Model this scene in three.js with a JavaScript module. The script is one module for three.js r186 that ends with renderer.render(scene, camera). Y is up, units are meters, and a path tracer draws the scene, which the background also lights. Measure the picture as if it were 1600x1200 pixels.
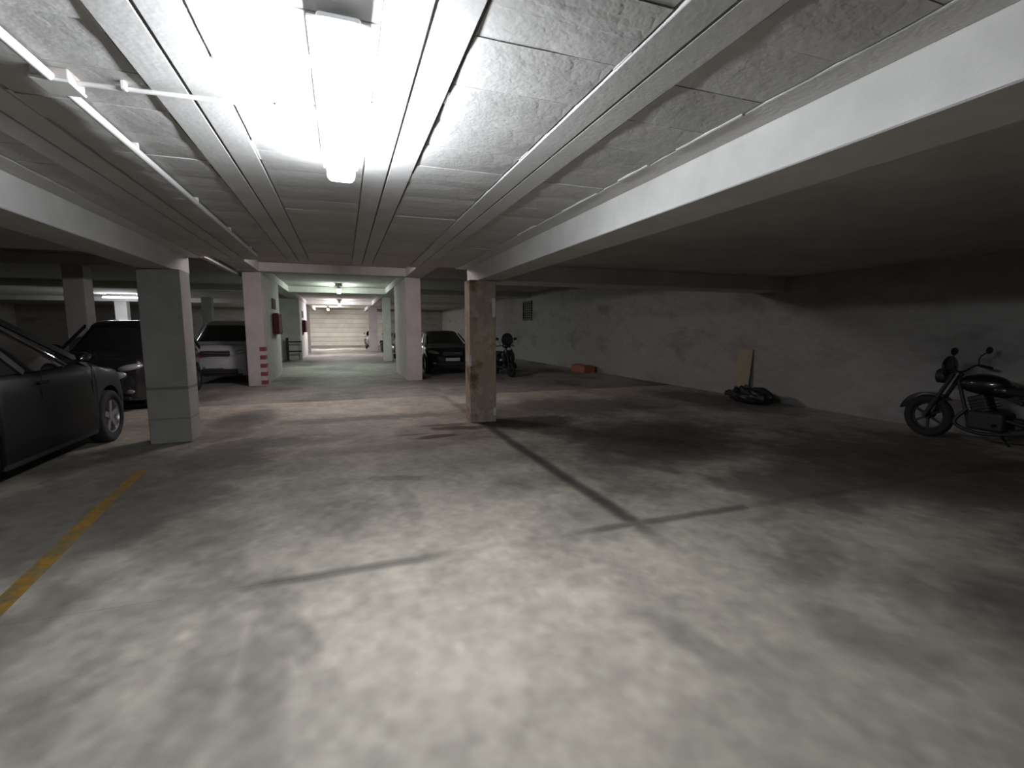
import * as THREE from 'three';
import { RoundedBoxGeometry } from 'three/addons/geometries/RoundedBoxGeometry.js';
import { mergeGeometries, toCreasedNormals } from 'three/addons/utils/BufferGeometryUtils.js';
import { RectAreaLightUniformsLib } from 'three/addons/lights/RectAreaLightUniformsLib.js';

// ---------------------------------------------------------------- camera, exposure
// Plan: X to the right across the driving aisle, Z along the aisle away from the camera (three's -z), Y up, metres.
RectAreaLightUniformsLib.init();
const scene = new THREE.Scene();
scene.background = new THREE.Color(0, 0, 0);
const FOCAL = 740, PITCH = Math.atan(85 / FOCAL), YAW = Math.atan(264 / FOCAL * Math.cos(PITCH));
const camera = new THREE.PerspectiveCamera(2 * Math.atan(600 / FOCAL) * 180 / Math.PI, 4 / 3, 0.05, 120);
camera.position.set(0, 1.55, 0);
camera.lookAt(Math.sin(YAW) * Math.cos(PITCH), 1.55 - Math.sin(PITCH), -Math.cos(YAW) * Math.cos(PITCH));
const renderer = new THREE.WebGLRenderer({ antialias: true });
renderer.toneMapping = THREE.LinearToneMapping;
renderer.toneMappingExposure = 4.6;
renderer.shadowMap.enabled = true;

// lamp strengths (radiance of the diffuser) and colours; the fittings themselves are built further down
const LAMP = {
  near: { bottom: 28, side: 43, color: [0.89, 0.935, 1.0] },
  second: { bottom: 22, side: 56, color: [1.0, 0.90, 0.93] },
  third: { bottom: 36, side: 34, color: [0.84, 1.0, 0.88] },
  fourth: { bottom: 60, side: 50, color: [1.0, 0.93, 0.94] },
  fifth: { bottom: 130, side: 120, color: [1.0, 0.95, 0.89] },
  left: { bottom: 60, side: 50, color: [0.90, 0.93, 1.0] },
};

// ---------------------------------------------------------------- helpers
let seed = 20177;
const rnd = () => { seed = (seed * 1664525 + 1013904223) >>> 0; return seed / 4294967296; };
const lerp = (a, b, t) => a + (b - a) * t;
const clamp = (v, a = 0, b = 1) => Math.min(b, Math.max(a, v));
const smooth = (a, b, v) => { const t = clamp((v - a) / (b - a)); return t * t * (3 - 2 * t); };
const taken = new Map();
const numbered = (n) => { const k = taken.get(n) ?? 0; taken.set(n, k + 1); return k ? `${n}_${String(k).padStart(3, '0')}` : n; };

function mesh(name, geo, mat, parent) {
  const g = Array.isArray(geo) ? mergeGeometries(geo.map((q) => { const p = q.index ? q.toNonIndexed() : q; for (const k of Object.keys(p.attributes)) if (!['position', 'normal', 'uv'].includes(k)) p.deleteAttribute(k); return p; })) : geo;
  const m = new THREE.Mesh(g, mat);
  m.name = name; m.castShadow = m.receiveShadow = true;
  parent?.add(m);
  return m;
}
function tag(o, name, label, category, group, kind) {
  o.name = numbered(name); o.userData = { label, category };
  if (group) o.userData.group = group;
  if (kind) o.userData.kind = kind;
  scene.add(o);
  return o;
}
function thing(name, label, category, X = 0, Y = 0, Z = 0, turn = 0, group, kind) {
  const o = new THREE.Group(); o.position.set(X, Y, -Z); o.rotation.y = turn;
  return tag(o, name, label, category, group, kind);
}
// box between plan bounds, uv in metres by the way each face points
function metric(geo) {
  const g = geo.index ? geo.toNonIndexed() : geo;
  g.computeVertexNormals();
  const p = g.attributes.position, n = g.attributes.normal, uv = new Float32Array(p.count * 2);
  for (let i = 0; i < p.count; i++) {
    const ax = Math.abs(n.getX(i)), ay = Math.abs(n.getY(i)), az = Math.abs(n.getZ(i));
    const [u, v] = ay >= ax && ay >= az ? [p.getX(i), p.getZ(i)] : ax >= az ? [p.getZ(i), p.getY(i)] : [p.getX(i), p.getY(i)];
    uv[2 * i] = u; uv[2 * i + 1] = v;
  }
  g.setAttribute('uv', new THREE.BufferAttribute(uv, 2));
  return g;
}
const cube = (X0, X1, Y0, Y1, Z0, Z1) => metric(new THREE.BoxGeometry(X1 - X0, Y1 - Y0, Z1 - Z0).translate((X0 + X1) / 2, (Y0 + Y1) / 2, -(Z0 + Z1) / 2));
function soft(X0, X1, Y0, Y1, Z0, Z1, r = 0.015, seg = 2) {
  const g = new RoundedBoxGeometry(X1 - X0, Y1 - Y0, Z1 - Z0, seg, r);
  const q = g.index ? g.toNonIndexed() : g;
  q.translate((X0 + X1) / 2, (Y0 + Y1) / 2, -(Z0 + Z1) / 2);
  const p = q.attributes.position, n = q.attributes.normal, uv = q.attributes.uv;
  for (let i = 0; i < p.count; i++) {
    const ax = Math.abs(n.getX(i)), ay = Math.abs(n.getY(i)), az = Math.abs(n.getZ(i));
    const [u, v] = ay >= ax && ay >= az ? [p.getX(i), p.getZ(i)] : ax >= az ? [p.getZ(i), p.getY(i)] : [p.getX(i), p.getY(i)];
    uv.setXY(i, u, v);
  }
  return q;
}
const V = (x, y, z) => new THREE.Vector3(x, y, z);
function rod(a, b, r, r2 = r, seg = 12) {
  const A = V(...a), B = V(...b), d = B.clone().sub(A), g = new THREE.CylinderGeometry(r2, r, d.length(), seg);
  g.applyQuaternion(new THREE.Quaternion().setFromUnitVectors(V(0, 1, 0), d.normalize()));
  return g.translate(...A.add(B).multiplyScalar(0.5).toArray());
}
const tube = (pts, r, seg = 24, rad = 8) => new THREE.TubeGeometry(new THREE.CatmullRomCurve3(pts.map((p) => V(...p))), seg, r, rad);
function strut(a, b, w, t, out) {          // flat bar from a to b, w wide, t thick, its flat side facing `out`
  const A = V(...a), B = V(...b), d = B.clone().sub(A), L = d.length(); d.normalize();
  const o = V(...out).addScaledVector(d, -V(...out).dot(d)).normalize(), s = new THREE.Vector3().crossVectors(d, o);
  const m = new THREE.Matrix4().makeBasis(s, d, o);
  return new THREE.BoxGeometry(w, L, t).applyMatrix4(m).translate(...A.add(B).multiplyScalar(0.5).toArray());
}
function blob(rx, ry, rz, x, y, z, seg = 20) { return new THREE.SphereGeometry(1, seg, Math.round(seg * 0.7)).scale(rx, ry, rz).translate(x, y, z); }

// ---------------------------------------------------------------- noise and textures
const PERM = new Uint16Array(4096); for (let i = 0; i < 4096; i++) PERM[i] = Math.floor(rnd() * 65536);
const hash = (x, y, k) => PERM[(x * 157 + y * 1013 + k * 379 + ((x * y) & 63) * 71) & 4095] / 65535;
function vnoise(x, y, per, k) {
  const xi = Math.floor(x), yi = Math.floor(y), fx = x - xi, fy = y - yi, u = fx * fx * (3 - 2 * fx), v = fy * fy * (3 - 2 * fy);
  const w = (q) => ((q % per) + per) % per;
  return lerp(lerp(hash(w(xi), w(yi), k), hash(w(xi + 1), w(yi), k), u), lerp(hash(w(xi), w(yi + 1), k), hash(w(xi + 1), w(yi + 1), k), u), v);
}
// tileable fractal noise on the unit square, 0..1
function fbm(u, v, cells, oct, k) { let s = 0, a = 0.5, t = 0, c = cells; for (let i = 0; i < oct; i++) { s += a * vnoise(u * c, v * c, c, k + i); t += a; a *= 0.55; c *= 2; } return s / t; }
function texture(size, fn, srgb = true, repeat = null, h = size) {
  const d = new Uint8Array(size * h * 4);
  for (let j = 0; j < h; j++) for (let i = 0; i < size; i++) {
    const c = fn((i + 0.5) / size, (j + 0.5) / h), o = 4 * (j * size + i);
    for (let q = 0; q < 3; q++) d[o + q] = 255 * clamp(Array.isArray(c) ? c[q] : c);
    d[o + 3] = 255;
  }
  const t = new THREE.DataTexture(d, size, h);
  t.magFilter = t.minFilter = THREE.LinearFilter; t.wrapS = t.wrapT = THREE.RepeatWrapping;
  if (srgb) t.colorSpace = THREE.SRGBColorSpace;
  if (repeat) t.repeat.set(1 / repeat[0], 1 / repeat[1]);
  t.needsUpdate = true;
  return t;
}
const std = (o) => new THREE.MeshStandardMaterial({ roughness: 0.85, ...o });
const lin = (r, g, b) => new THREE.Color().setRGB(r, g, b);
const tint = (c, s) => c.map((q) => q * s);

// soot-greyed lime paint on rough blocks
const blockBump = texture(512, (u, v) => 0.55 * fbm(u, v, 9, 5, 3) + 0.3 * Math.pow(Math.abs(2 * fbm(u + 0.3 * v, v, 7, 4, 21) - 1), 0.6) + 0.15 * fbm(u, v, 64, 2, 40), false, [0.9, 0.9]);
const paintTone = texture(512, (u, v) => { const n = fbm(u, v, 4, 6, 51), m = fbm(u, v, 23, 4, 61); return tint([0.985, 0.98, 0.97], 0.80 + 0.16 * n + 0.06 * m); }, true, [2.3, 2.3]);
const concreteBump = texture(512, (u, v) => 0.6 * fbm(u, v, 14, 5, 8) + 0.4 * fbm(u, v, 70, 2, 14), false, [1.2, 1.2]);
// formwork boards lightly printed on joists and beams
const M = {};
M.block = [0.62, 0.59, 0.57].map((s) => std({ color: lin(s, s * 0.992, s * 0.975), map: paintTone, bumpMap: blockBump, bumpScale: 0.0045, roughness: 0.95 }));
M.joist = std({ color: lin(0.60, 0.598, 0.59), map: paintTone, bumpMap: concreteBump, bumpScale: 0.0015, roughness: 0.85 });
M.beam = std({ color: lin(0.62, 0.615, 0.60), map: paintTone, bumpMap: concreteBump, bumpScale: 0.002, roughness: 0.85 });
M.slab = std({ color: lin(0.54, 0.525, 0.49), map: paintTone, bumpMap: concreteBump, bumpScale: 0.004, roughness: 0.95 });
M.mortar = std({ color: lin(0.52, 0.51, 0.49), bumpMap: concreteBump, bumpScale: 0.004 });

// ---------------------------------------------------------------- floor
function stainShadeField(list, x, z, n) {                // list of [x, z, rx, rz, turn, strength]: ragged-edged patches of stain and of painted falloff
  let s = 0;
  for (const [cx, cz, rx, rz, a, k] of list) {
    const dx = x - cx, dz = z - cz, c = Math.cos(a), q = Math.sin(a), p = (dx * c + dz * q) / rx, r = (-dx * q + dz * c) / rz, d = Math.sqrt(p * p + r * r) + (n - 0.5) * 1.5;
    if (d < 1.25) s = Math.max(s, k * (1 - smooth(0.45, 1.2, d)));
  }
  return s;
}
const DIRT_AND_FALLOFF = [  // floor dirt; the broad right-bay patches also paint the light falloff darker
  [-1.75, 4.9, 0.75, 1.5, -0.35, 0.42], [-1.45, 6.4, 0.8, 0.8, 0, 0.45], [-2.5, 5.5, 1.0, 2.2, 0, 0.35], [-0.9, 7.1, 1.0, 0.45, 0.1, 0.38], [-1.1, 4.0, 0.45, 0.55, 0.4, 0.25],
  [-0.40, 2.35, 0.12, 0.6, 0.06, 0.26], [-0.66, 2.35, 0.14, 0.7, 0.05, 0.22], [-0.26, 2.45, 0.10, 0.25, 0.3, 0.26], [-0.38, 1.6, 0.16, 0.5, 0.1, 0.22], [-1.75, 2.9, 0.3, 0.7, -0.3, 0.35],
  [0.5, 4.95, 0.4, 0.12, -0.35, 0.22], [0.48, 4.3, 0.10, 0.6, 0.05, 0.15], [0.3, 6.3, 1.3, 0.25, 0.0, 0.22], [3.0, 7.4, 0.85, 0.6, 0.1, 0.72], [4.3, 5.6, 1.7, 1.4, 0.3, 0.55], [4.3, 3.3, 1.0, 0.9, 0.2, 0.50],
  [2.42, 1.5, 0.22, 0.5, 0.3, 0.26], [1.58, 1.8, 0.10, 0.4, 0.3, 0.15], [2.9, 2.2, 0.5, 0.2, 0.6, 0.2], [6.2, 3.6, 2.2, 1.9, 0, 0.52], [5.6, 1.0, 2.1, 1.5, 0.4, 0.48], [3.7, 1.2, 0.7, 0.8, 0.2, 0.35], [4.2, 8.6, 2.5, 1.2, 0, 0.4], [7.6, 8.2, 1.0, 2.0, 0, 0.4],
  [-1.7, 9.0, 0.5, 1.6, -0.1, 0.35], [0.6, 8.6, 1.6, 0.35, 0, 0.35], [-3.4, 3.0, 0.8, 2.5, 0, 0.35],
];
const RUST = [[1.2, 6.75, 0.32, 0.12, 0.1, 0.8], [1.65, 7.25, 0.45, 0.14, -0.2, 0.75], [0.85, 7.0, 0.3, 0.07, 0, 0.5], [1.5, 7.55, 0.4, 0.12, 0, 0.5]];
const FX0 = -4, FZ0 = -3, FW = 13, FH = 14;          // plan area that the near floor map covers
function concrete(u, v, k) {
  const a = fbm(u, v, 5, 5, k), b = fbm(u, v, 37, 4, k + 7), c = fbm(u, v, 180, 2, k + 13);
  return 0.70 + 0.20 * (a - 0.5) * 2 * 0.8 + 0.10 * (b - 0.5) * 2 + 0.07 * (c - 0.5) * 2;
}
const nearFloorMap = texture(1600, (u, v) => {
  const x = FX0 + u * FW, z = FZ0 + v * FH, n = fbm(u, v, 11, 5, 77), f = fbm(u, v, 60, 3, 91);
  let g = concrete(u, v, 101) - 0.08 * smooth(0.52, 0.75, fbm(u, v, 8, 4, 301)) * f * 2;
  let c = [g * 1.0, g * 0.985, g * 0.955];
  const d = stainShadeField(DIRT_AND_FALLOFF, x, z, 0.5 * n + 0.5 * f);
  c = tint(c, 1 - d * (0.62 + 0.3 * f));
  // dirt held along the two pour joints
  const wob = 0.05 * (n - 0.5), jl = Math.abs(x - 2.15 + wob), jc = Math.abs(z - 3.1 + wob);
  const kl = 0.48 * (1 - smooth(0.02, 0.12, jl)) * smooth(2.3, 3.6, z + 0.6 * (f - 0.5)) * (z < 7.6 ? 1 : 0.4), kc = 0.30 * (1 - smooth(0.015, 0.085, jc)) * clamp(0.15 + 1.6 * Math.max(smooth(1.5, 2.2, x), 1 - smooth(-0.1, 0.8, x))) * (x < 3.3 ? 1 : 0.3) * smooth(-0.8, -0.3, x + 0.3 * (f - 0.5));
  c = tint(c, 1 - Math.max(kl, kc));
  const r = stainShadeField(RUST, x, z, 0.4 * n + 0.6 * f);
  c = [lerp(c[0], 0.27, r), lerp(c[1], 0.14, r), lerp(c[2], 0.09, r)];
  return c;
});
const farFloorMap = texture(1024, (u, v) => { const g = concrete(u, v, 131) * 0.96 - 0.16 * smooth(0.5, 0.75, fbm(u, v, 6, 5, 171)); return [g, g * 0.975, g * 0.94]; }, true, [9, 9]);
const floorBump = texture(512, (u, v) => 0.5 * fbm(u, v, 20, 4, 5) + 0.5 * fbm(u, v, 90, 2, 25), false, [1.5, 1.5]);
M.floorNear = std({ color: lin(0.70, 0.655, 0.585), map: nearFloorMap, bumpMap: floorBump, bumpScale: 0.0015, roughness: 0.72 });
M.floorFar = std({ color: lin(0.60, 0.59, 0.575), map: farFloorMap, bumpMap: floorBump, bumpScale: 0.0015, roughness: 0.72 });
M.floorBase = std({ color: lin(0.18, 0.175, 0.165), roughness: 1 });
const floor = mesh('floor', cube(-22, 8.7, -0.25, -0.004, -4, 44), M.floorBase);
tag(floor, 'floor', 'stained grey concrete floor of the parking garage', 'floor', null, 'structure');
// the near map needs its own uv; bump keeps metre uv, so the near slabs carry a copy of the bump texture scaled to that uv
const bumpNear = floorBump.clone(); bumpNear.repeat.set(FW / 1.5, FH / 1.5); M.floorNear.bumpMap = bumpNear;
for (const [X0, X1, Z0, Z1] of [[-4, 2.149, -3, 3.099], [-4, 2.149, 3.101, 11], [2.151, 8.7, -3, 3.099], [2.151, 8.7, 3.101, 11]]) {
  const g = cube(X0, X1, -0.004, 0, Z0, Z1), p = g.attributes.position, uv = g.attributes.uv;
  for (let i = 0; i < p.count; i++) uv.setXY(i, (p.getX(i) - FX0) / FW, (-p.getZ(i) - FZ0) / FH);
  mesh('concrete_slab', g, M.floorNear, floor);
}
for (const b of [[-22, -4.006, -4, 11], [-4.006, 8.7, -4, -3.006], [-22, 8.7, 11.006, 23], [-22, 8.7, 23.006, 33.5], [-22, 8.7, 33.506, 44]]) mesh('concrete_slab', cube(b[0], b[1], -0.004, 0, b[2], b[3]), M.floorFar, floor);

// yellow bay line, worn
const wornYellow = texture(512, (u, v) => { const w = smooth(0.40, 0.60, fbm(u, v, 12, 5, 211)), a = [0.55, 0.41, 0.11], b = [0.42, 0.38, 0.30]; return a.map((q, i) => lerp(q, b[i], 0.75 * w) * (0.85 + 0.25 * fbm(u, v, 40, 2, 231))); }, true, [1.1, 1.1]);
{
  const s = new THREE.Shape([[-1.86, 2.6], [-1.75, 2.6], [-2.00, 5.0], [-2.10, 6.2], [-2.21, 6.17], [-2.11, 5.0]].map((p) => new THREE.Vector2(...p)));
  const g = metric(new THREE.ExtrudeGeometry(s, { depth: 0.002, bevelEnabled: false }).rotateX(-Math.PI / 2));
  // the shape was drawn with plan Z as its second axis; rotateX maps that to -z
  const m = mesh('painted_line', g, std({ color: lin(0.85, 0.85, 0.85), map: wornYellow, roughness: 0.7 }));
  tag(m, 'painted_line', 'worn yellow bay line painted on the floor beside the dark car', 'floor marking');
}

// ---------------------------------------------------------------- walls
const wallMap = texture(1024, (u, v) => {
  const s = fbm(u, v, 6, 5, 311), t = fbm(u + 0.25 * v, v, 16, 4, 331), f = fbm(u, v, 70, 3, 351), streak = fbm(clamp(u) , v * 1.0, 40, 2, 371);
  let g = 0.80 + 0.10 * (s - 0.5) + 0.07 * (f - 0.5);
  const d = smooth(0.46, 0.78, 0.65 * s + 0.35 * t) * (0.5 + 0.5 * f);
  g *= 1 - 0.24 * d - 0.05 * streak;
  return [g, g * 0.985, g * 0.96];
}, true, [6.4, 3.4]);
const wallBump = texture(512, (u, v) => 0.5 * fbm(u, v, 5, 5, 411) + 0.5 * fbm(u + 0.3 * v, v, 18, 4, 431), false, [1.8, 1.1]);
M.wall = std({ color: lin(0.50, 0.495, 0.495), map: wallMap, bumpMap: wallBump, bumpScale: 0.012, roughness: 0.95 });
const wall = (name, b, label, m = M.wall) => tag(mesh(name, cube(...b), m), name, label, 'wall', null, 'structure');
const wallRight = wall('wall_right', [8.7, 9.0, -0.25, 3.6, -4, 44], 'long rough white-painted masonry wall, dirty and dim, behind the motorcycle');
wall('wall_left', [-22.3, -22, -0.25, 3.6, -4, 44], 'far left garage wall lost in the dark');
wall('wall_behind', [-22.3, 9.0, -0.25, 3.6, -4.3, -4], 'garage wall behind the camera');
const wallFar = wall('wall_far', [-22.3, 9.0, -0.25, 3.6, 44.02, 44.3], 'pale beige end wall at the far end of the aisle');
// the far end of the aisle is closed with wide horizontal panels
M.panel = [0.60, 0.57, 0.63].map((s) => std({ color: lin(s, s * 0.965, s * 0.92), map: paintTone, roughness: 0.75 }));
for (let k = 0; k < 8; k++) mesh('panel', soft(-3.6, 3.6, 0.16 + k * 0.39, 0.16 + k * 0.39 + 0.375, 43.985, 44.02, 0.01, 1), M.panel[k % 3], wallFar);

// ---------------------------------------------------------------- ceilings
const ceilNear = mesh('ceiling', cube(-22, 8.7, 2.628, 3.5, -4, 8.32), M.slab);
tag(ceilNear, 'ceiling', 'low ceiling of concrete joists and rough infill blocks over the near aisle', 'ceiling', null, 'structure');
const pitchX = 0.92, joistW = 0.146, blockZ = 0.362;
const twins = [-1.52, -0.605, 0.328, 1.242];                     // centres of the paired joists
for (const c of twins) for (const s of [-1, 1]) mesh('joist', soft(c + (s < 0 ? -joistW - 0.006 : 0.006), c + (s < 0 ? -0.006 : joistW + 0.006), 2.598 + 0.002 * rnd(), 2.628, -4, 8.32, 0.004, 1), M.joist, ceilNear);
for (const [a, b] of [[-2.1, -1.93], [1.91, 2.1]]) mesh('edge_strip', soft(a, b, 2.604, 2.628, -4, 8.32, 0.004, 1), M.mortar, ceilNear);   // mortar fill against the beams
for (const [X, Z, l] of [[1.905, 2.2, 0.5], [1.9, 2.9, 0.35], [1.91, 3.7, 0.6], [1.9, 4.9, 0.5]]) mesh('mortar_ridge', soft(X - 0.012, X + 0.012, 2.598, 2.626, Z - l / 2, Z + l / 2, 0.005, 1), M.mortar, ceilNear);
const bays = [[-1.925, twins[0] - 0.16], [twins[0] + 0.16, twins[1] - 0.16], [twins[1] + 0.16, twins[2] - 0.16], [twins[2] + 0.16, twins[3] - 0.16], [twins[3] + 0.16, 1.905]];
function blockShape(w, k) {                                       // slightly hollow, warped underside with a broken arris
  const g = new THREE.BoxGeometry(w, 0.022, blockZ - 0.004, 4, 1, 3), p = g.attributes.position;
  for (let i = 0; i < p.count; i++) if (p.getY(i) < 0) {
    const x = p.getX(i) / w, z = p.getZ(i) / blockZ;
    p.setY(i, p.getY(i) + 0.006 * (fbm(x * 0.21 + 0.37 * k, z * 0.2 + 0.5, 9, 3, 501) - 0.5) + (Math.abs(z) > 0.45 ? 0.003 : 0));
  }
  return g;
}
bays.forEach(([a, b], n) => {
  const shapes = [0, 1, 2, 3].map((k) => blockShape(b - a - 0.008, k + 4 * n));
  for (let r = 0; r < 34; r++) {
    const Z0 = -4 + r * blockZ + (n % 2 ? 0.0 : 0.05); if (Z0 + blockZ > 8.32) continue;
    const k = Math.floor(rnd() * 4), g = shapes[k];
    if (!g.userData.done) { metric(g); shapes[k] = metric(g); shapes[k].userData.done = true; }
    const m = mesh('infill_block', shapes[k], M.block[Math.floor(rnd() * 3)], ceilNear);
    m.position.set((a + b) / 2 + 0.003 * (rnd() - 0.5), 2.619 + 0.005 * (rnd() - 0.5), -(Z0 + blockZ / 2));
    m.rotation.set(0.012 * (rnd() - 0.5), rnd() < 0.5 ? Math.PI : 0, 0.008 * (rnd() - 0.5));
  }
});
// mortar smears that bridge the joints here and there
for (const [X, Z, w, l] of [[0.487, 2.28, 0.02, 0.12], [0.487, 3.5, 0.018, 0.2], [1.09, 2.85, 0.02, 0.16], [1.398, 2.55, 0.02, 0.2], [1.242, 2.75, 0.016, 0.1], [-0.448, 2.45, 0.02, 0.35], [-0.448, 3.3, 0.018, 0.3], [-0.762, 2.1, 0.02, 0.22], [-0.762, 2.75, 0.022, 0.26], [-0.762, 3.5, 0.02, 0.3], [0.17, 2.6, 0.018, 0.25], [-1.36, 3.0, 0.02, 0.3], [1.09, 1.75, 0.02, 0.14]])
  mesh('mortar_smear', soft(X - w / 2, X + w / 2, 2.605, 2.626, Z - l / 2, Z + l / 2, 0.006, 1), M.mortar, ceilNear);
const ceilFar = mesh('ceiling', cube(-22, 8.7, 3.34, 3.5, 8.32, 44.02), M.slab);
tag(ceilFar, 'ceiling', 'higher flat concrete ceiling over the far bays', 'ceiling', null, 'structure');

// ---------------------------------------------------------------- beams
const beam = (b, label, m = M.beam) => tag(mesh('ceiling_beam', soft(...b, 0.012, 2), m), 'ceiling_beam', label, 'beam', 'painted concrete ceiling beams');
beam([2.1, 2.5, 2.35, 2.628, -4, 8.3], 'white painted beam running along the right side of the near aisle');
beam([-2.5, -2.1, 2.35, 2.628, -4, 8.3], 'painted beam running along the left side of the near aisle, above the dark car');
beam([2.5, 8.7, 2.35, 2.628, 7.55, 8.3], 'dark cross beam from the brown column to the right wall');
for (const [Z0, Z1, w] of [[8.32, 14.4, 'second'], [14.85, 21.8, 'third'], [22.25, 32, 'fourth'], [32.45, 43.98, 'last']]) {
  beam([1.8, 2.3, 3.1, 3.34, Z0, Z1], `beam along the right of the aisle over the ${w} bay`);
  beam([-2.55, -2.05, 3.1, 3.34, Z0, Z1], `beam along the left of the aisle over the ${w} bay`);
}
for (const [Z, w] of [[14.4, 'on the striped column'], [21.8, 'just behind the greenish lamp'], [32, 'farthest along the aisle']]) beam([-22, 8.7, 3.1, 3.34, Z, Z + 0.45], `cross beam ${w}`);

// ---------------------------------------------------------------- columns
const columnPaint = texture(512, (u, v) => { const n = fbm(u, v, 5, 5, 601), m = fbm(u * 1.0, v, 30, 3, 611), band = Math.abs(v * 2.7 - 0.76) < 0.02 + 0.02 * (m - 0.5) ? 0.78 : 1, low = Math.abs(v * 2.7 - 0.34) < 0.012 + 0.03 * (m - 0.5) ? 0.86 : 1; const g = (0.80 + 0.14 * (n - 0.5) + 0.06 * (m - 0.5)) * band * low; return [g, g * 0.985, g * 0.965]; }, true, [2.7, 2.7]);
const brownColumn = texture(512, (u, v) => { const n = fbm(u, v, 4, 6, 631), m = fbm(u + 0.1 * v, v, 13, 4, 641), d = smooth(0.50, 0.68, 0.5 * n + 0.5 * m), e = smooth(0.56, 0.7, fbm(u, v, 9, 4, 661)); const a = [0.70, 0.65, 0.59], b = [0.42, 0.34, 0.25], c = [0.80, 0.76, 0.72]; return a.map((q, i) => lerp(lerp(q, b[i], 0.85 * d), c[i], 0.6 * e) * (0.9 + 0.2 * (m - 0.5))); }, true, [1.6, 1.6]);
M.colGrey = std({ color: lin(0.46, 0.46, 0.445), map: columnPaint, bumpMap: concreteBump, bumpScale: 0.004 });
M.colBrown = std({ color: lin(0.84, 0.79, 0.74), map: brownColumn, bumpMap: blockBump, bumpScale: 0.008, roughness: 0.95 });
M.colPink = std({ color: lin(0.66, 0.62, 0.62), map: paintTone, bumpMap: concreteBump, bumpScale: 0.003 });
M.colPale = std({ color: lin(0.76, 0.76, 0.74), map: paintTone, bumpMap: concreteBump, bumpScale: 0.003 });
M.colPlain = std({ color: lin(0.50, 0.50, 0.485), map: paintTone, bumpMap: concreteBump, bumpScale: 0.003 });
const column = (b, m, label) => { const g = thing('column', label, 'column', (b[0] + b[1]) / 2, 0, (b[4] + b[5]) / 2); const s = mesh('shaft', soft(...b, 0.012, 2), m, g); s.position.set(-g.position.x, 0, -g.position.z); return g; };
const colL1 = column([-2.52, -2.03, 0, 2.35, 7.56, 8.0], M.colGrey, 'thick grey painted column beside the dark cars, marked by a dark line low down');
const colR1 = column([1.95, 2.40, 0, 2.35, 7.56, 7.9], M.colBrown, 'bare brown stained column on the right of the aisle');
for (const [x, y, w, h] of [[1.95, 0.95, 0.05, 0.18], [2.36, 1.75, 0.06, 0.32], [2.37, 0.1, 0.05, 0.14]]) { const s = mesh('broken_render', soft(x - w / 2, x + w / 2, y, y + h, 7.545, 7.58, 0.012, 2), M.colPink, colR1); s.position.set(-colR1.position.x, 0, -colR1.position.z); }
const colL2 = column([-2.50, -2.05, 0, 3.1, 14.6, 15.05], M.colPink, 'pale pinkish pier with red and white corner stripes');
const colR2 = column([1.80, 2.25, 0, 3.1, 14.6, 15.05], M.colPink, 'plain pale pinkish pier on the right, in front of the parked dark car');
for (const [c, b] of [[colL2, [-2.49, -2.06, 0, 3.1, 15.05, 18.35]], [colR2, [1.81, 2.24, 0, 3.1, 15.05, 18.0]]]) { const w = mesh('pier_wall', soft(...b, 0.008, 1), M.colPink, c); w.position.set(-c.position.x, 0, -c.position.z); }
column([-3.05, -2.07, 0, 3.1, 26.6, 31.8], M.colPale, 'greenish lit pier far down the left of the aisle behind the rail');
column([1.86, 2.22, 0, 3.1, 24.0, 24.5], M.colPale, 'narrow greenish lit column far down the right of the aisle');
column([1.72, 2.3, 0, 3.1, 35, 35.5], M.colPink, 'farthest column on the right, before the beige end wall');
column([-2.6, -2.12, 0, 3.1, 35, 35.5], M.colPink, 'farthest column on the left, before the beige end wall');
column([-6.35, -5.93, 0, 3.1, 14.6, 15.05], M.colPlain, 'dim bluish column far left, rising between the two dark cars');
column([-10.4, -9.9, 0, 3.1, 14.6, 15.05], M.colPlain, 'column at the left edge of the picture, lost in the dark above the nearest car');
column([-6.35, -5.93, 0, 3.1, 26.6, 27.05], M.colPlain, 'distant column seen above the white car');
column([-11.75, -11.2, 0, 3.1, 32, 32.45], M.colPlain, 'distant lit bluish column above the second dark car, beside the grey column');

// red and white edge guard on the left pier: an angle strip in separate bands, part of the pier
{
  const red = std({ color: lin(0.24, 0.05, 0.045), roughness: 0.6 }), white = std({ color: lin(0.52, 0.46, 0.45), roughness: 0.6 });
  const guard = new THREE.Group(); guard.name = 'corner_guard'; guard.position.set(-2.05 - colL2.position.x, 0.04, -14.6 - colL2.position.z); colL2.add(guard);
  for (let k = 0; k < 9; k++) mesh(k % 2 ? 'white_band' : 'red_band', [cube(-0.13, 0.012, k * 0.115, k * 0.115 + 0.115, -0.012, 0), cube(0, 0.012, k * 0.115, k * 0.115 + 0.115, 0, 0.30)], k % 2 ? white : red, guard);
}

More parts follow.
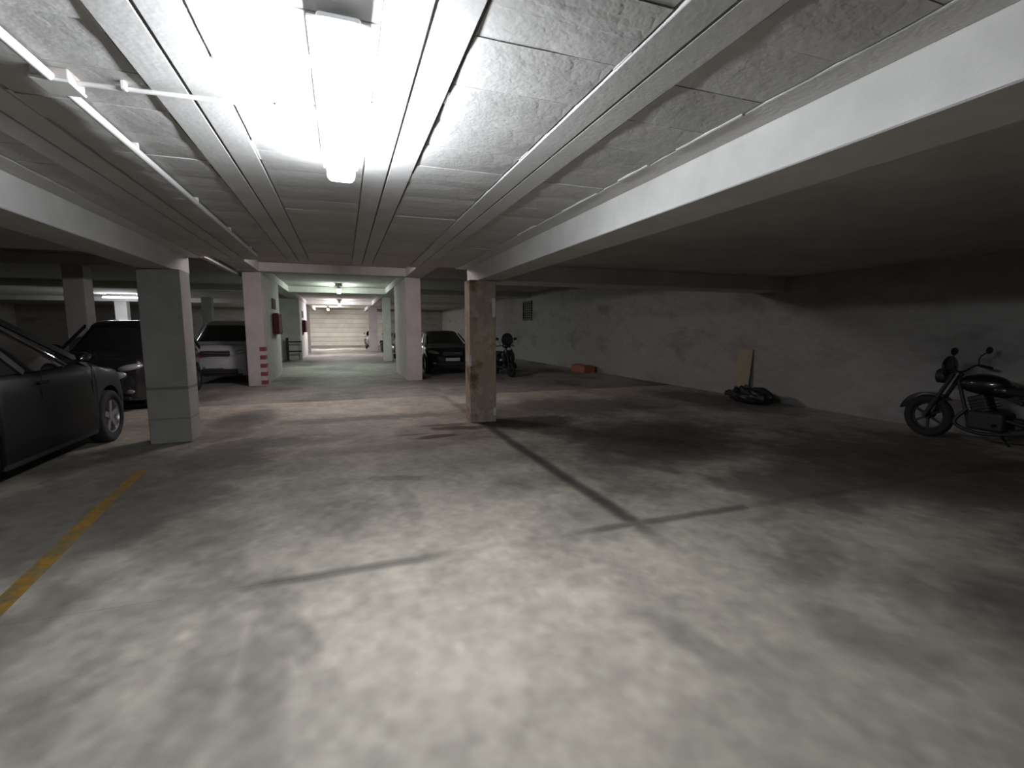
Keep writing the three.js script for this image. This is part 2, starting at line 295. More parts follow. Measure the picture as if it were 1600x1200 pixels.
// ---------------------------------------------------------------- lamps
const glowOf = (c) => new THREE.MeshStandardMaterial({ color: lin(0.8, 0.82, 0.84), emissive: lin(...c), emissiveIntensity: 2.2, roughness: 0.4 });
M.lampBody = std({ color: lin(0.62, 0.63, 0.64), roughness: 0.5 });
M.steel = std({ color: lin(0.55, 0.55, 0.55), roughness: 0.35, metalness: 0.9 });
function lampFitting(X, Z, ceilingY, len, spec, label, turn = 0) {
  const g = thing('ceiling_lamp', label, 'ceiling lamp', X, ceilingY, Z, 0, 'sealed fluorescent ceiling lamps');
  g.rotation.y = turn; g.updateMatrixWorld(true);
  for (const q of [-0.33, 0.33]) mesh('bracket', soft(-0.03, 0.03, -0.042, 0, q * len - 0.03, q * len + 0.03, 0.004, 1), M.steel, g);
  mesh('housing', soft(-0.07, 0.07, -0.088, -0.04, -len / 2 + 0.06, len / 2 - 0.06, 0.012, 2), M.lampBody, g);
  mesh('diffuser', soft(-0.08, 0.08, -0.158, -0.078, -len / 2, len / 2, 0.036, 5), glowOf(spec.color), g);
  mesh('rim', soft(-0.098, 0.098, -0.084, -0.074, -len / 2 + 0.03, len / 2 - 0.03, 0.004, 1), M.lampBody, g);  // lip added to shade the ceiling right beside the diffuser
  for (const s of [-1, 1]) for (const q of [-0.3, 0, 0.3]) mesh('clip', soft(s * 0.099 - 0.003, s * 0.099 + 0.003, -0.092, -0.066, q * len - 0.02, q * len + 0.02, 0.002, 1), M.steel, g);
  const area = (w, h, p, toward, L) => { const a = new THREE.RectAreaLight(lin(...spec.color), L, w, h); a.position.set(...p); a.name = 'lamp_light'; g.add(a); a.lookAt(g.localToWorld(V(...p).add(V(...toward)))); };
  area(0.10, len - 0.08, [0, -0.1605, 0], [0, -1, 0], spec.bottom);
  for (const s of [-1, 1]) {
    area(len - 0.08, 0.046, [s * 0.0895, -0.124, 0], [s, 0.1, 0], spec.side);      // the rounded sides of the diffuser
    area(0.10, 0.046, [0, -0.122, s * (len / 2 + 0.008)], [0, 0.1, s], spec.side);  // and its rounded ends
  }
  return g;
}
lampFitting(0.025, 2.445, 2.6, 1.535, LAMP.near, 'large bright white fluorescent lamp on the ceiling nearest the camera');
lampFitting(0.0, 10.6, 3.34, 1.56, LAMP.second, 'lamp in the second bay, out of sight above the low ceiling');
lampFitting(-0.1, 20.6, 3.20, 1.56, LAMP.third, 'greenish glowing lamp under the cross beam down the aisle');
lampFitting(-0.15, 30.9, 3.16, 1.56, LAMP.fourth, 'small white lamp farther down the aisle than the greenish one');
lampFitting(-1.05, 40.2, 3.22, 1.56, LAMP.fifth, 'farthest lamp, left of centre before the beige end wall');
lampFitting(-10.5, 29.5, 3.28, 1.56, LAMP.left, 'bright lamp strip far off in the left aisle, cut off by the thick grey column', Math.PI / 2);
// drop blocks that hold the far lamps off the ceiling
for (const [X, Z, y, l] of [[-0.1, 20.6, 3.20, 'wooden packer above the greenish lamp'], [-0.15, 30.9, 3.16, 'wooden packer above the small white lamp'], [-1.05, 40.2, 3.22, 'wooden packer above the farthest lamp'], [-10.5, 29.5, 3.28, 'wooden packer above the lamp strip of the left aisle']])
  tag(mesh('lamp_packer', soft(X - (X < -9 ? 0.6 : 0.06), X + (X < -9 ? 0.6 : 0.06), y, 3.34, Z - (X < -9 ? 0.06 : 0.6), Z + (X < -9 ? 0.06 : 0.6), 0.005, 1), M.colPlain), 'lamp_packer', l, 'packer');

// ---------------------------------------------------------------- conduits
M.pvc = std({ color: lin(0.66, 0.65, 0.63), roughness: 0.55 });
{
  const pipe = (a, b, r, label) => tag(mesh('conduit', rod(a, b, r, r, 14), M.pvc), 'conduit', label, 'conduit', 'ceiling conduits');
  const pY = 2.574;
  const c1 = pipe([-1.085, pY, 4], [-1.085, pY, -2.56], 0.019, 'pale pipe on the ceiling running from the junction box toward the camera');
  const c2 = pipe([-1.085, pY, -2.70], [-1.085, pY, -7.5], 0.019, 'pale pipe on the ceiling running from the junction box down the left of the aisle');
  const c3 = pipe([-1.02, 2.586, -2.63], [-0.075, 2.586, -2.58], 0.010, 'thin pale pipe crossing the ceiling from the junction box to the bright lamp');
  const clipMat = M.pvc;
  for (const Z of [1.2, 2.2, 3.4, 4.6, 5.8, 7.0]) mesh('clip', soft(-1.108, -1.062, 2.568, 2.612, Z - 0.01, Z + 0.01, 0.006, 1), clipMat, Z < 2.6 ? c1 : c2);
  for (const X of [-0.85, -0.25]) mesh('clip', soft(X - 0.01, X + 0.01, 2.574, 2.612, 2.59, 2.625, 0.006, 1), clipMat, c3);
  const jb = thing('junction_box', 'grey square junction box where the ceiling pipes meet', 'junction box', -1.085, 2.556, 2.63);
  mesh('box', soft(-0.065, 0.065, 0.012, 0.058, -0.07, 0.07, 0.01, 2), std({ color: lin(0.42, 0.38, 0.35), roughness: 0.6 }), jb);
  mesh('lid', soft(-0.068, 0.068, 0, 0.014, -0.073, 0.073, 0.006, 2), M.pvc, jb);
  // trunking in the left bay beyond the low ceiling
  tag(mesh('cable_trunking', soft(-2.73, -2.63, 3.03, 3.1, 9.2, 15.6, 0.006, 1), M.pvc), 'cable_trunking', 'pale cable trunking under the ceiling left of the pinkish pier', 'trunking');
}

// ---------------------------------------------------------------- wall fittings and signs
M.black = std({ color: lin(0.012, 0.012, 0.013), roughness: 0.6 });
M.darkRed = std({ color: lin(0.10, 0.022, 0.02), roughness: 0.95 });
M.signPlate = std({ color: lin(0.12, 0.03, 0.028), roughness: 0.95 });
{
  const v = thing('wall_vent', 'dark louvred vent high on the right wall', 'vent', 8.7, 2.0, 22.2);
  mesh('frame', [cube(-0.05, 0, 0, 0.07, -0.6, 0.6), cube(-0.05, 0, 0.88, 0.95, -0.6, 0.6), cube(-0.05, 0, 0.07, 0.88, -0.6, -0.53), cube(-0.05, 0, 0.07, 0.88, 0.53, 0.6)], M.black, v);
  mesh('backing', cube(-0.012, 0, 0.07, 0.88, -0.53, 0.53), M.black, v);
  for (let k = 0; k < 7; k++) { const s = mesh('slat', new RoundedBoxGeometry(0.045, 0.012, 1.05, 1, 0.004), M.black, v); s.position.set(-0.03, 0.14 + k * 0.115, 0); s.rotation.z = 0.6; }
}
function fireCabinet(X, Z, w, label) {
  const c = thing('fire_cabinet', label, 'fire cabinet', X + 0.022, 1.40, Z, 0, 'fire cabinets on the left piers');
  for (const y of [0.12, 0.5]) mesh('mounting_rail', cube(-0.022, 0, y, y + 0.04, -w * 0.4, w * 0.4), M.steel, c);
  mesh('body', soft(0, 0.14, 0, 0.66, -w / 2, w / 2, 0.015, 2), M.darkRed, c);
  mesh('door', soft(0.14, 0.155, 0.04, 0.62, -w / 2 + 0.04, w / 2 - 0.04, 0.005, 1), M.signPlate, c);
  mesh('handle', soft(0.155, 0.18, 0.28, 0.38, w / 2 - 0.12, w / 2 - 0.09, 0.005, 1), M.steel, c);
}
fireCabinet(-2.05, 16.9, 1.0, 'dark red fire cabinet on the near left pier');
fireCabinet(-2.07, 28.6, 1.2, 'dark red fire cabinet on the far left pier');
const redSign = (X, Y, Z, w, h, label) => tag(mesh('fire_sign', soft(X, X + 0.02, Y, Y + h, Z - w / 2, Z + w / 2, 0.004, 1), M.signPlate), 'fire_sign', label, 'sign');
redSign(-2.05, 2.20, 16.9, 0.75, 0.32, 'dark red sign plate above the nearer fire cabinet');
redSign(-2.07, 2.20, 28.6, 0.9, 0.36, 'dark red sign plate above the farther fire cabinet');

// ---------------------------------------------------------------- things standing along the walls
{
  const r = thing('guard_rail', 'dark metal guard rail with two bars in front of the greenish pier', 'guard rail', -2.66, 0, 26.2);
  mesh('post', soft(-0.06, 0.06, 0, 1.14, -0.06, 0.06, 0.015, 2), M.black, r);
  mesh('foot_plate', soft(-0.14, 0.14, 0, 0.02, -0.12, 0.12, 0.005, 1), M.black, r);
  for (const y of [0.46, 0.94]) mesh('bar', rod([0, y, 0], [0.66, y, 0], 0.035), M.black, r);
  mesh('end_post', soft(0.62, 0.67, 0, 1.0, -0.025, 0.025, 0.008, 1), M.steel, r);
}
{
  const c = thing('cardboard_box', 'low reddish brown box on the floor against the white wall', 'box', 8.35, 0, 15.7);
  const k = std({ color: lin(0.30, 0.11, 0.07), roughness: 0.9 });
  mesh('carton', soft(-0.22, 0.22, 0, 0.24, -0.55, 0.5, 0.012, 2), k, c);
  for (const s of [-1, 1]) { const f = mesh('flap', soft(-0.11, 0.11, 0, 0.008, -0.5, 0.48, 0.003, 1), k, c); f.position.set(s * 0.115, 0.242, 0); f.rotation.z = -s * 0.22; }
}
{
  const geo = new THREE.SphereGeometry(1, 40, 24), p = geo.attributes.position;
  for (let i = 0; i < p.count; i++) {
    const x = p.getX(i), y = p.getY(i), z = p.getZ(i), n = fbm(0.5 + 0.25 * x, 0.5 + 0.25 * z + 0.2 * y, 16, 3, 701) - 0.5, q = 1 + 0.45 * n;
    p.setXYZ(i, x * q * 0.30, Math.max(0, (y * 0.5 + 0.42) * 0.36 * (1 + 0.7 * n)), z * q * 0.55);
  }
  geo.computeVertexNormals();
  const b = thing('rubbish_sack', 'black plastic sack lying on the floor at the foot of the white wall', 'sack', 8.1, 0, 7.68);
  mesh('sack', geo, std({ color: lin(0.01, 0.01, 0.011), roughness: 0.45 }), b);
  mesh('tied_neck', [rod([0, 0.09, -0.5], [0.03, 0.12, -0.64], 0.05, 0.025), rod([0.03, 0.12, -0.64], [0.06, 0.13, -0.74], 0.025, 0.06)], M.black, b);
}
{
  const g = new RoundedBoxGeometry(0.024, 1.12, 0.42, 1, 0.006), b = mesh('plywood_board', g, std({ color: lin(0.36, 0.32, 0.22), map: paintTone, roughness: 0.85 }));
  tag(b, 'plywood_board', 'narrow yellowish board leaning on the white wall behind the black sack', 'board');
  b.position.set(8.625, 0.558, -8.45); b.rotation.z = -0.105;
}

// ---------------------------------------------------------------- wheels
function lathe(pts, seg = 32) { return new THREE.LatheGeometry(pts.map((p) => new THREE.Vector2(...p)), seg).rotateZ(Math.PI / 2); }  // axis along x
M.tyre = std({ color: lin(0.014, 0.014, 0.015), roughness: 0.85 });
M.alloy = std({ color: lin(0.35, 0.35, 0.36), roughness: 0.35, metalness: 0.85 });
function carWheel(parent, x, z, r, s) {
  const w = mesh('tyre', lathe([[r * 0.64, -0.10], [r * 0.9, -0.105], [r * 0.985, -0.085], [r, -0.03], [r, 0.03], [r * 0.985, 0.085], [r * 0.9, 0.105], [r * 0.64, 0.10], [r * 0.64, -0.10]], 36), M.tyre, parent);
  w.position.set(x, r, z);
  const spokes = [lathe([[r * 0.65, -0.09], [r * 0.66, 0.09], [r * 0.6, 0.09], [r * 0.58, 0.03], [r * 0.58, -0.09]], 32), new THREE.CylinderGeometry(r * 0.16, r * 0.18, 0.05, 16).rotateZ(Math.PI / 2).translate(s * 0.06, 0, 0), new THREE.CylinderGeometry(r * 0.6, r * 0.6, 0.02, 24).rotateZ(Math.PI / 2).translate(-s * 0.03, 0, 0)];
  for (let k = 0; k < 5; k++) { const a = k * Math.PI * 0.4; spokes.push(strut([s * 0.06, Math.cos(a) * r * 0.1, Math.sin(a) * r * 0.1], [s * 0.07, Math.cos(a) * r * 0.62, Math.sin(a) * r * 0.62], r * 0.2, 0.03, [1, 0, 0])); }
  mesh('rim', spokes, M.alloy, w);
}

// ---------------------------------------------------------------- cars: front towards local +z
M.glass = new THREE.MeshPhysicalMaterial({ color: lin(0.012, 0.014, 0.016), roughness: 0.08, clearcoat: 1, clearcoatRoughness: 0.05 });
M.lens = new THREE.MeshPhysicalMaterial({ color: lin(0.62, 0.65, 0.68), roughness: 0.12, metalness: 0.5, clearcoat: 1, clearcoatRoughness: 0.03 });
M.mirrorGlass = std({ color: lin(0.35, 0.36, 0.38), roughness: 0.05, metalness: 1 });
M.redLens = new THREE.MeshPhysicalMaterial({ color: lin(0.25, 0.01, 0.01), roughness: 0.15, clearcoat: 1 });
M.trim = std({ color: lin(0.02, 0.02, 0.021), roughness: 0.55 });
const paint = (r, g, b, m = 0.2) => new THREE.MeshPhysicalMaterial({ color: lin(r, g, b), roughness: 0.35, metalness: m, clearcoat: 1, clearcoatRoughness: 0.06 });
function makeCar(c, label, X, Zmid, turn) {
  const { L, W, H, belt, hood, tail, body, r = 0.33 } = c, t = thing('parked_car', label, 'car', X, 0, Zmid, turn, 'parked cars');
  const wz = [c.rearAxle, c.frontAxle], clear = 0.21, R = r + 0.055;
  // lower body: cross-sections from tail to nose
  const at = new Set(); for (let i = 0; i <= 52; i++) at.add(+(-L / 2 + L * i / 52).toFixed(4));
  for (const q of wz) for (let i = -6; i <= 6; i++) at.add(+(q + R * Math.sin(i / 6 * Math.PI / 2)).toFixed(4));
  const zs = [...at].sort((a, b) => a - b), top = (z) => {
    if (z > c.screenBase) { const q = (z - c.screenBase) / (L / 2 - c.screenBase); return lerp(belt, hood, smooth(0, 0.3, q) * 0.35 + q * 0.65) - 0.22 * Math.pow(clamp((q - 0.72) / 0.28), 2); }
    if (z < c.rearBase) { const q = (c.rearBase - z) / (c.rearBase + L / 2); return lerp(belt + 0.02, tail, q) - 0.18 * Math.pow(clamp((q - 0.8) / 0.2), 2); }
    return belt + 0.02 * (1 - Math.abs(z) / L);
  };
  const half = [[0.93, 0], [0.985, 0.06], [1.0, 0.28], [1.0, 0.5], [0.985, 0.74], [0.965, 0.88], [0.90, 0.965], [0.78, 1.0], [0.4, 1.022], [0, 1.03]];
  const ring = [...half, ...half.slice(0, -1).reverse().map(([a, b]) => [-a, b])], pos = [], idx = [], n = ring.length;
  zs.forEach((z) => {
    const e = Math.abs(z) / (L / 2), w = W / 2 * (1 - 0.20 * Math.pow(e, 7) - 0.03 * e * e), y1 = top(z);
    let y0 = clear + 0.10 * Math.pow(clamp((e - 0.9) / 0.1), 2);
    for (const q of wz) if (Math.abs(z - q) < R) y0 = Math.max(y0, r + Math.sqrt(R * R - (z - q) * (z - q)));
    const zz = z;
    for (const [a, b] of ring) pos.push(a * w, lerp(y0, y1, b), zz - Math.sign(z) * 0.14 * Math.pow(e, 8) * a * a);
  });
  const S = zs.length;
  for (let i = 0; i < S - 1; i++) for (let j = 0; j < n; j++) { const a = i * n + j, b = i * n + (j + 1) % n, d = a + n, f = b + n; idx.push(a, d, b, b, d, f); }
  for (const [o, flip] of [[0, 0], [(S - 1) * n, 1]]) { const k = pos.length / 3; let sx = 0, sy = 0, sz = 0; for (let j = 0; j < n; j++) { sy += pos[3 * (o + j) + 1]; sz += pos[3 * (o + j) + 2]; } pos.push(0, sy / n, sz / n + (flip ? 0.03 : -0.03)); for (let j = 0; j < n; j++) { const a = o + j, b = o + (j + 1) % n; flip ? idx.push(k, b, a) : idx.push(k, a, b); } }
  let g = new THREE.BufferGeometry(); g.setAttribute('position', new THREE.Float32BufferAttribute(pos, 3)); g.setIndex(idx); g = toCreasedNormals(g, 0.7);
  g.setAttribute('uv', new THREE.Float32BufferAttribute(new Float32Array(g.attributes.position.count * 2), 2));
  const shell = mesh('body', g, body, t);
  // cabin: rounded plan outlines from belt to roof
  const outline = (k, grow = 0) => { const zf = lerp(c.screenBase, c.roofFront, k), zr = lerp(c.rearBase, c.roofRear, k), w = lerp(W / 2 * 0.93, W / 2 * 0.70, k) + grow, o = []; for (let i = 0; i < 40; i++) { const a = i / 40 * 2 * Math.PI, x = Math.sign(Math.cos(a)) * Math.pow(Math.abs(Math.cos(a)), 0.42), z = Math.sign(Math.sin(a)) * Math.pow(Math.abs(Math.sin(a)), 0.42); o.push([x * w, (zf + zr) / 2 + z * ((zf - zr) / 2 + grow)]); } return o; };
  const loft = (rings, cap) => { const p = [], q = [], m = rings[0][1].length; rings.forEach(([y, o]) => o.forEach(([x, z]) => p.push(x, y, z))); for (let i = 0; i < rings.length - 1; i++) for (let j = 0; j < m; j++) { const a = i * m + j, b = i * m + (j + 1) % m; q.push(a, a + m, b, b, a + m, b + m); } if (cap) { const k = p.length / 3, o = (rings.length - 1) * m; p.push(0, cap, rings.at(-1)[1].reduce((s, v) => s + v[1], 0) / m); for (let j = 0; j < m; j++) q.push(o + j, k, o + (j + 1) % m); } let b = new THREE.BufferGeometry(); b.setAttribute('position', new THREE.Float32BufferAttribute(p, 3)); b.setIndex(q); b = toCreasedNormals(b, 0.8); b.setAttribute('uv', new THREE.Float32BufferAttribute(new Float32Array(b.attributes.position.count * 2), 2)); return b; };
  const yb = belt - 0.03, yr = H - 0.10, levels = [0, 0.35, 0.7, 0.93].map((k) => [lerp(yb, yr, k), outline(k)]);
  mesh('window_glass', loft(levels), M.glass, t);
  const scaleO = (o, s) => { const zc = o.reduce((q, v) => q + v[1], 0) / o.length; return o.map(([x, z]) => [x * s, zc + (z - zc) * s]); };
  mesh('roof', loft([[lerp(yb, yr, 0.9), outline(0.9, 0.006)], [yr, outline(1, 0.008)], [H - 0.045, scaleO(outline(1), 0.93)], [H - 0.015, scaleO(outline(1), 0.75)], [H - 0.003, scaleO(outline(1), 0.45)]], H), body, t);
  const edge = (k, fz) => { const zf = lerp(c.screenBase, c.roofFront, k), zr = lerp(c.rearBase, c.roofRear, k); return [lerp(W / 2 * 0.93, W / 2 * 0.70, k), lerp(yb, yr, k), lerp(zr, zf, fz)]; };
  for (const s of [-1, 1]) for (const [fz, w, grow] of [[0.97, 0.075, -0.01], [0.52, 0.075, 0.006], [0.2, 0.09, 0.004], [0.035, 0.13, -0.01]]) { const a = edge(0, fz), b = edge(0.95, fz); mesh('pillar', strut([s * (a[0] + grow), a[1], a[2]], [s * (b[0] + grow), b[1], b[2]], w, 0.02, [s, 0.25, 0]), fz > 0.9 || fz < 0.1 ? body : M.trim, t); }
  for (const s of [-1, 1]) {
    mesh('sill', new RoundedBoxGeometry(0.05, 0.07, wz[1] - wz[0] - 2 * R, 2, 0.02).translate(s * W / 2 * 0.945, 0.235, (wz[0] + wz[1]) / 2), M.trim, t);
    for (const z of [0.55, -0.42]) mesh('door_handle', new RoundedBoxGeometry(0.03, 0.028, 0.19, 2, 0.01).translate(s * (W / 2 * 0.985), belt - 0.15, c.screenBase - 1.15 + (z > 0 ? 0 : -0.98)), body, t);
    for (const z of [c.screenBase - 0.12, c.screenBase - 1.2, c.screenBase - 2.2]) if (z > wz[0] + 0.1) mesh('door_gap', new THREE.BoxGeometry(0.006, belt - 0.42, 0.008).translate(s * W / 2 * 0.990, (belt + 0.30) / 2 + 0.02, z), M.black, t);
    const mir = mesh('mirror', blob(0.10, 0.075, 0.06, s * (W / 2 + 0.07), belt + 0.09, c.screenBase - 0.42, 16), body, t);
    mesh('mirror_glass', blob(0.08, 0.058, 0.012, s * (W / 2 + 0.07), belt + 0.09, c.screenBase - 0.475, 14), M.mirrorGlass, mir);
    mesh('mirror_arm', rod([s * (W / 2 - 0.06), belt + 0.02, c.screenBase - 0.40], [s * (W / 2 + 0.05), belt + 0.06, c.screenBase - 0.42], 0.022), M.trim, mir);
    const hl = mesh('headlight', blob(0.20, 0.062, 0.11, 0, 0, 0, 22), M.lens, t);
    hl.position.set(s * (W / 2 - 0.25), hood - 0.13, L / 2 - 0.12); hl.rotation.set(0, s * 0.55, s * 0.16);
    mesh('fog_lamp', blob(0.07, 0.035, 0.03, s * (W / 2 - 0.26), 0.40, L / 2 - 0.055, 14), M.lens, t);
    mesh('tail_lamp', blob(0.12, 0.13, 0.06, s * (W / 2 - 0.24), tail - 0.2, -L / 2 + 0.10, 16), M.redLens, t);
    for (const q of wz) carWheel(t, s * (W / 2 - 0.12), q, r, s);
  }
  const gr = mesh('grille', new RoundedBoxGeometry(W * 0.40, 0.15, 0.05, 2, 0.02).translate(0, hood - 0.18, L / 2 - 0.005), M.trim, t);
  for (let k = 0; k < 3; k++) mesh('grille_bar', new RoundedBoxGeometry(W * 0.38, 0.012, 0.012, 1, 0.004).translate(0, hood - 0.225 + k * 0.045, L / 2 + 0.022), M.alloy, gr);
  mesh('lower_intake', new RoundedBoxGeometry(W * 0.60, 0.13, 0.06, 2, 0.02).translate(0, 0.37, L / 2 - 0.005), M.trim, t);
  mesh('bumper_lip', new RoundedBoxGeometry(W * 0.72, 0.05, 0.10, 2, 0.02).translate(0, 0.27, L / 2 - 0.05), M.trim, t);
  mesh('number_plate', new RoundedBoxGeometry(0.50, 0.11, 0.012, 1, 0.004).translate(0, 0.52, L / 2 + 0.03), std({ color: lin(0.5, 0.5, 0.5), roughness: 0.4 }), t);
  for (const s of [-0.32, 0.32]) mesh('wiper', rod([s * 0.3, belt + 0.05, c.screenBase + 0.01], [s * 0.3 - 0.42, belt + 0.115, c.screenBase - 0.08], 0.008), M.black, t);
  return t;
}
const suv = { L: 4.4, W: 1.82, H: 1.80, belt: 1.14, hood: 0.98, tail: 1.08, screenBase: 0.95, roofFront: -0.45, rearBase: -1.95, roofRear: -1.60, frontAxle: 1.33, rearAxle: -1.33, r: 0.36 };
const hatch = { L: 4.05, W: 1.76, H: 1.60, belt: 1.02, hood: 0.90, tail: 0.98, screenBase: 1.05, roofFront: 0.22, rearBase: -1.82, roofRear: -1.45, frontAxle: 1.27, rearAxle: -1.27, r: 0.32 };
const mpv = { L: 4.3, W: 1.82, H: 1.76, belt: 1.10, hood: 0.98, tail: 1.02, screenBase: 1.20, roofFront: 0.38, rearBase: -1.98, roofRear: -1.62, frontAxle: 1.36, rearAxle: -1.34, r: 0.33 };
makeCar({ ...suv, body: new THREE.MeshPhysicalMaterial({ color: lin(0.006, 0.006, 0.008), roughness: 0.55, specularIntensity: 0.5, clearcoat: 0.15, clearcoatRoughness: 0.2 }) }, 'very dark sport utility car nearest the camera, at the left edge', -3.95, 6.65, Math.PI);
makeCar({ ...mpv, body: paint(0.010, 0.010, 0.012) }, 'black car facing the camera, half hidden behind the thick grey column', -4.42, 12.7, 0);
makeCar({ ...mpv, H: 1.84, belt: 1.18, hood: 1.06, body: paint(0.62, 0.63, 0.65, 0.05) }, 'white car facing the camera, seen between the grey column and striped pier', -3.42, 17.5, 0);
makeCar({ ...hatch, H: 1.52, body: paint(0.014, 0.017, 0.026) }, 'dark blue car on the right, seen between the pinkish pier and brown column', 3.55, 18.2, 0);

// ---------------------------------------------------------------- two-wheelers: front towards local +z
function bikeWheel(parent, z, R, w, spoked) {
  const tyre = mesh('tyre', new THREE.TorusGeometry(R - w / 2, w / 2, 12, 36).rotateY(Math.PI / 2), M.tyre, parent);
  tyre.position.set(0, R, z);
  const gs = [new THREE.TorusGeometry(R - w, 0.016, 8, 32).rotateY(Math.PI / 2), new THREE.CylinderGeometry(0.045, 0.045, 0.12, 14).rotateZ(Math.PI / 2)];
  for (let k = 0; k < spoked; k++) { const a = k * 2 * Math.PI / spoked; gs.push(strut([0, Math.cos(a) * 0.03, Math.sin(a) * 0.03], [0, Math.cos(a) * (R - w), Math.sin(a) * (R - w)], 0.03, 0.02, [1, 0, 0])); }
  mesh('rim', gs, M.trim, tyre);
}
const fender = (z, R, a0, a1, w) => { const s = new THREE.Shape(); s.absarc(0, 0, R + 0.035, a0, a1, false); s.absarc(0, 0, R + 0.022, a1, a0, true); return new THREE.ExtrudeGeometry(s, { depth: w, bevelEnabled: false, curveSegments: 20 }).translate(0, 0, -w / 2).rotateY(-Math.PI / 2).translate(0, R - 0.02, z); };
{
  const b = thing('motorcycle', 'black motorcycle parked along the white wall at the right edge', 'motorcycle', 7.98, 0, 3.68, Math.PI), P = paint(0.006, 0.006, 0.007), zf = 0.70, zr = -0.66;
  bikeWheel(b, zf, 0.31, 0.12, 6); bikeWheel(b, zr, 0.31, 0.15, 6);
  mesh('front_fender', fender(zf, 0.32, 0.25, 2.3, 0.15), P, b);
  for (const s of [-1, 1]) { mesh('fork_leg', [rod([s * 0.095, 0.31, zf], [s * 0.095, 0.95, zf - 0.30], 0.026), rod([s * 0.095, 0.31, zf], [s * 0.095, 0.60, zf - 0.135], 0.034)], M.trim, b); }
  mesh('headlight', [blob(0.10, 0.10, 0.09, 0, 0.90, zf - 0.14), new THREE.CylinderGeometry(0.1, 0.1, 0.05, 20).rotateX(Math.PI / 2).translate(0, 0.90, zf - 0.11)], M.trim, b);
  mesh('windscreen', blob(0.17, 0.16, 0.05, 0, 1.03, zf - 0.20), M.glass, b);
  mesh('handlebar', tube([[-0.40, 1.02, zf - 0.46], [-0.24, 1.06, zf - 0.38], [-0.08, 0.98, zf - 0.33], [0.08, 0.98, zf - 0.33], [0.24, 1.06, zf - 0.38], [0.40, 1.02, zf - 0.46]], 0.013), M.trim, b);
  for (const s of [-1, 1]) {
    mesh('grip', rod([s * 0.28, 1.055, zf - 0.40], [s * 0.41, 1.018, zf - 0.465], 0.021), M.tyre, b);
    const m = mesh('mirror_stalk', tube([[s * 0.26, 1.06, zf - 0.39], [s * 0.29, 1.17, zf - 0.38], [s * 0.36, 1.24, zf - 0.42]], 0.008, 12, 6), M.black, b);
    mesh('mirror', blob(0.075, 0.05, 0.02, s * 0.38, 1.265, zf - 0.43, 14), M.black, m);
    mesh('shock_absorber', rod([s * 0.13, 0.36, zr + 0.03], [s * 0.13, 0.66, zr + 0.16], 0.025), M.trim, b);
    mesh('swing_arm', rod([s * 0.10, 0.31, zr], [s * 0.08, 0.40, -0.16], 0.024), M.trim, b);
    mesh('foot_peg', rod([s * 0.10, 0.33, -0.12], [s * 0.26, 0.33, -0.12], 0.016), M.trim, b);
  }
  mesh('fuel_tank', [blob(0.15, 0.14, 0.28, 0, 0.83, 0.10), blob(0.12, 0.10, 0.16, 0, 0.77, -0.10)], P, b);
  mesh('seat', [new RoundedBoxGeometry(0.26, 0.10, 0.40, 3, 0.045).translate(0, 0.77, -0.36), new RoundedBoxGeometry(0.22, 0.10, 0.32, 3, 0.045).translate(0, 0.83, -0.66)], M.tyre, b);
  mesh('tail', [new RoundedBoxGeometry(0.20, 0.12, 0.34, 3, 0.05).rotateX(0.15).translate(0, 0.73, -0.82)], P, b);
  mesh('tail_lamp', blob(0.07, 0.035, 0.03, 0, 0.75, -0.99, 12), M.redLens, b);
  mesh('rear_fender', fender(zr, 0.33, 0.9, 2.9, 0.17), M.trim, b);
  const en = mesh('engine', [new RoundedBoxGeometry(0.30, 0.26, 0.40, 2, 0.05).translate(0, 0.36, 0.0), new RoundedBoxGeometry(0.20, 0.26, 0.20, 2, 0.03).rotateX(0.35).translate(0, 0.56, 0.10)], M.trim, b);
  for (let k = 0; k < 5; k++) mesh('cooling_fin', new THREE.BoxGeometry(0.25, 0.008, 0.25).rotateX(0.35).translate(0, 0.47 + k * 0.04, 0.07 + k * 0.012), M.trim, en);
  mesh('frame', [rod([0, 0.86, 0.36], [0, 0.62, -0.30], 0.022), rod([0, 0.84, 0.38], [0, 0.26, 0.22], 0.022), rod([0, 0.26, 0.22], [0, 0.26, -0.22], 0.022), rod([0, 0.66, -0.25], [0, 0.72, -0.85], 0.020)], M.trim, b);
  mesh('exhaust', [tube([[0.12, 0.5, 0.2], [0.17, 0.3, 0.30], [0.17, 0.2, 0.05], [0.18, 0.25, -0.35]], 0.024), rod([0.18, 0.26, -0.32], [0.19, 0.42, -0.85], 0.05, 0.055, 16)], M.trim, b);
  mesh('side_stand', rod([-0.10, 0.25, -0.02], [-0.26, 0.012, -0.10], 0.014), M.trim, b);
}
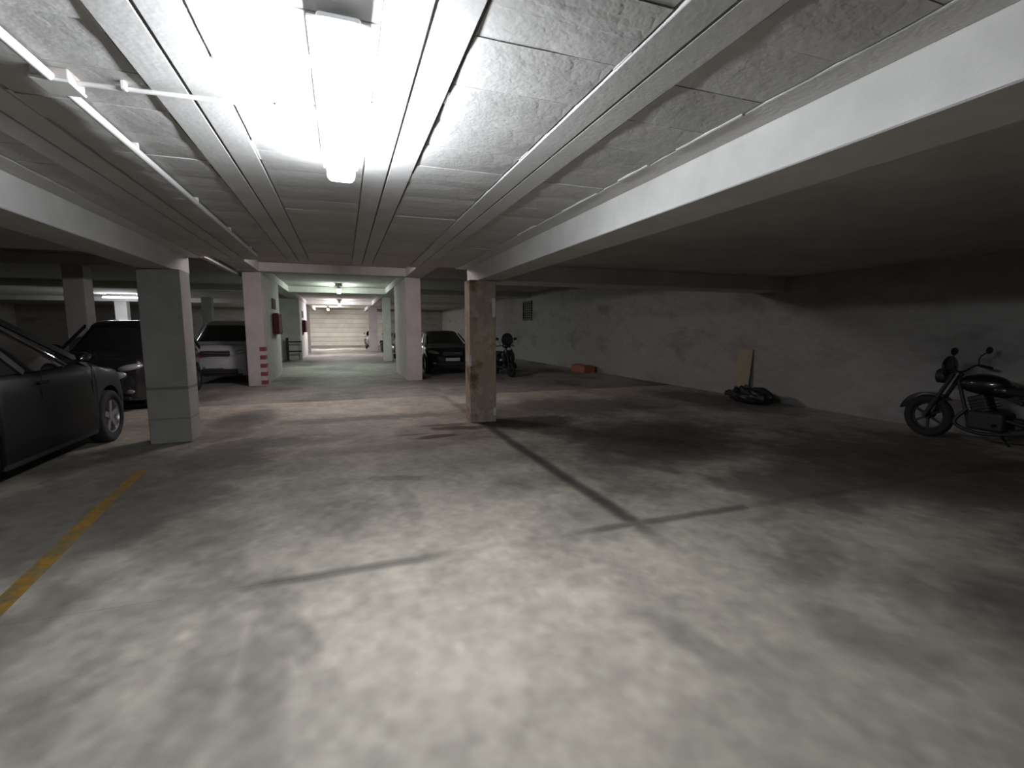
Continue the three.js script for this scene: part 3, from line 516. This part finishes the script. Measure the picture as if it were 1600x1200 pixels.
function makeScooter(label, X, Z, turn, shieldColor, bodyColor) {
  const b = thing('scooter', label, 'scooter', X, 0, Z, turn, 'parked scooters'), S = paint(...shieldColor), B = paint(...bodyColor);
  bikeWheel(b, 0.62, 0.24, 0.11, 5); bikeWheel(b, -0.56, 0.24, 0.12, 5);
  mesh('front_fender', fender(0.62, 0.25, 0.3, 2.6, 0.15), S, b);
  mesh('fork', [rod([-0.07, 0.24, 0.62], [-0.05, 0.70, 0.46], 0.022), rod([0.07, 0.24, 0.62], [0.05, 0.70, 0.46], 0.022)], M.trim, b);
  mesh('leg_shield', [blob(0.25, 0.30, 0.06, 0, 0.64, 0.40), blob(0.16, 0.20, 0.09, 0, 0.80, 0.42)], S, b);
  mesh('handlebar_cowl', [blob(0.16, 0.09, 0.11, 0, 1.02, 0.30)], S, b);
  mesh('headlight', blob(0.085, 0.055, 0.03, 0, 0.92, 0.49, 14), M.lens, b);
  mesh('handlebar', tube([[-0.34, 1.0, 0.20], [-0.14, 1.03, 0.29], [0.14, 1.03, 0.29], [0.34, 1.0, 0.20]], 0.016), M.trim, b);
  mesh('floor_board', new RoundedBoxGeometry(0.34, 0.06, 0.44, 2, 0.025).translate(0, 0.30, 0.14), M.trim, b);
  mesh('rear_body', [blob(0.19, 0.22, 0.46, 0, 0.50, -0.42), blob(0.14, 0.10, 0.22, 0, 0.66, -0.72)], B, b);
  mesh('seat', [new RoundedBoxGeometry(0.27, 0.11, 0.68, 3, 0.05).translate(0, 0.76, -0.38)], M.tyre, b);
  mesh('tail_lamp', blob(0.08, 0.045, 0.03, 0, 0.64, -0.92, 12), M.redLens, b);
  mesh('engine', new RoundedBoxGeometry(0.26, 0.18, 0.40, 2, 0.05).translate(0, 0.27, -0.42), M.trim, b);
  mesh('windshield', blob(0.22, 0.22, 0.025, 0, 1.22, 0.34), M.glass, b);
  for (const s of [-1, 1]) { const m = mesh('mirror_stalk', tube([[s * 0.22, 1.03, 0.27], [s * 0.26, 1.14, 0.28], [s * 0.32, 1.22, 0.26]], 0.008, 10, 6), M.black, b); mesh('mirror', blob(0.07, 0.045, 0.018, s * 0.34, 1.245, 0.255, 12), M.black, m); }
  mesh('centre_stand', [rod([-0.10, 0.2, -0.28], [-0.15, 0.012, -0.22], 0.013), rod([0.10, 0.2, -0.28], [0.15, 0.012, -0.22], 0.013)], M.trim, b);
  return b;
}
const darkC = [0.008, 0.008, 0.009];
makeScooter('dark scooter standing on the right between the brown column and the vent', 5.05, 15.2, 0.15, darkC, darkC);
makeScooter('scooter with a pale front beside the narrow greenish column', 2.62, 25.4, 0.1, [0.35, 0.36, 0.36], darkC);
makeScooter('small brown and dark scooter beside the farthest right column', 2.75, 33.6, 0.35, [0.10, 0.06, 0.045], darkC);
makeScooter('white-fronted scooter farthest away, before the beige end wall', 1.85, 39.5, 0.2, [0.62, 0.61, 0.58], darkC);

renderer.render(scene, camera);
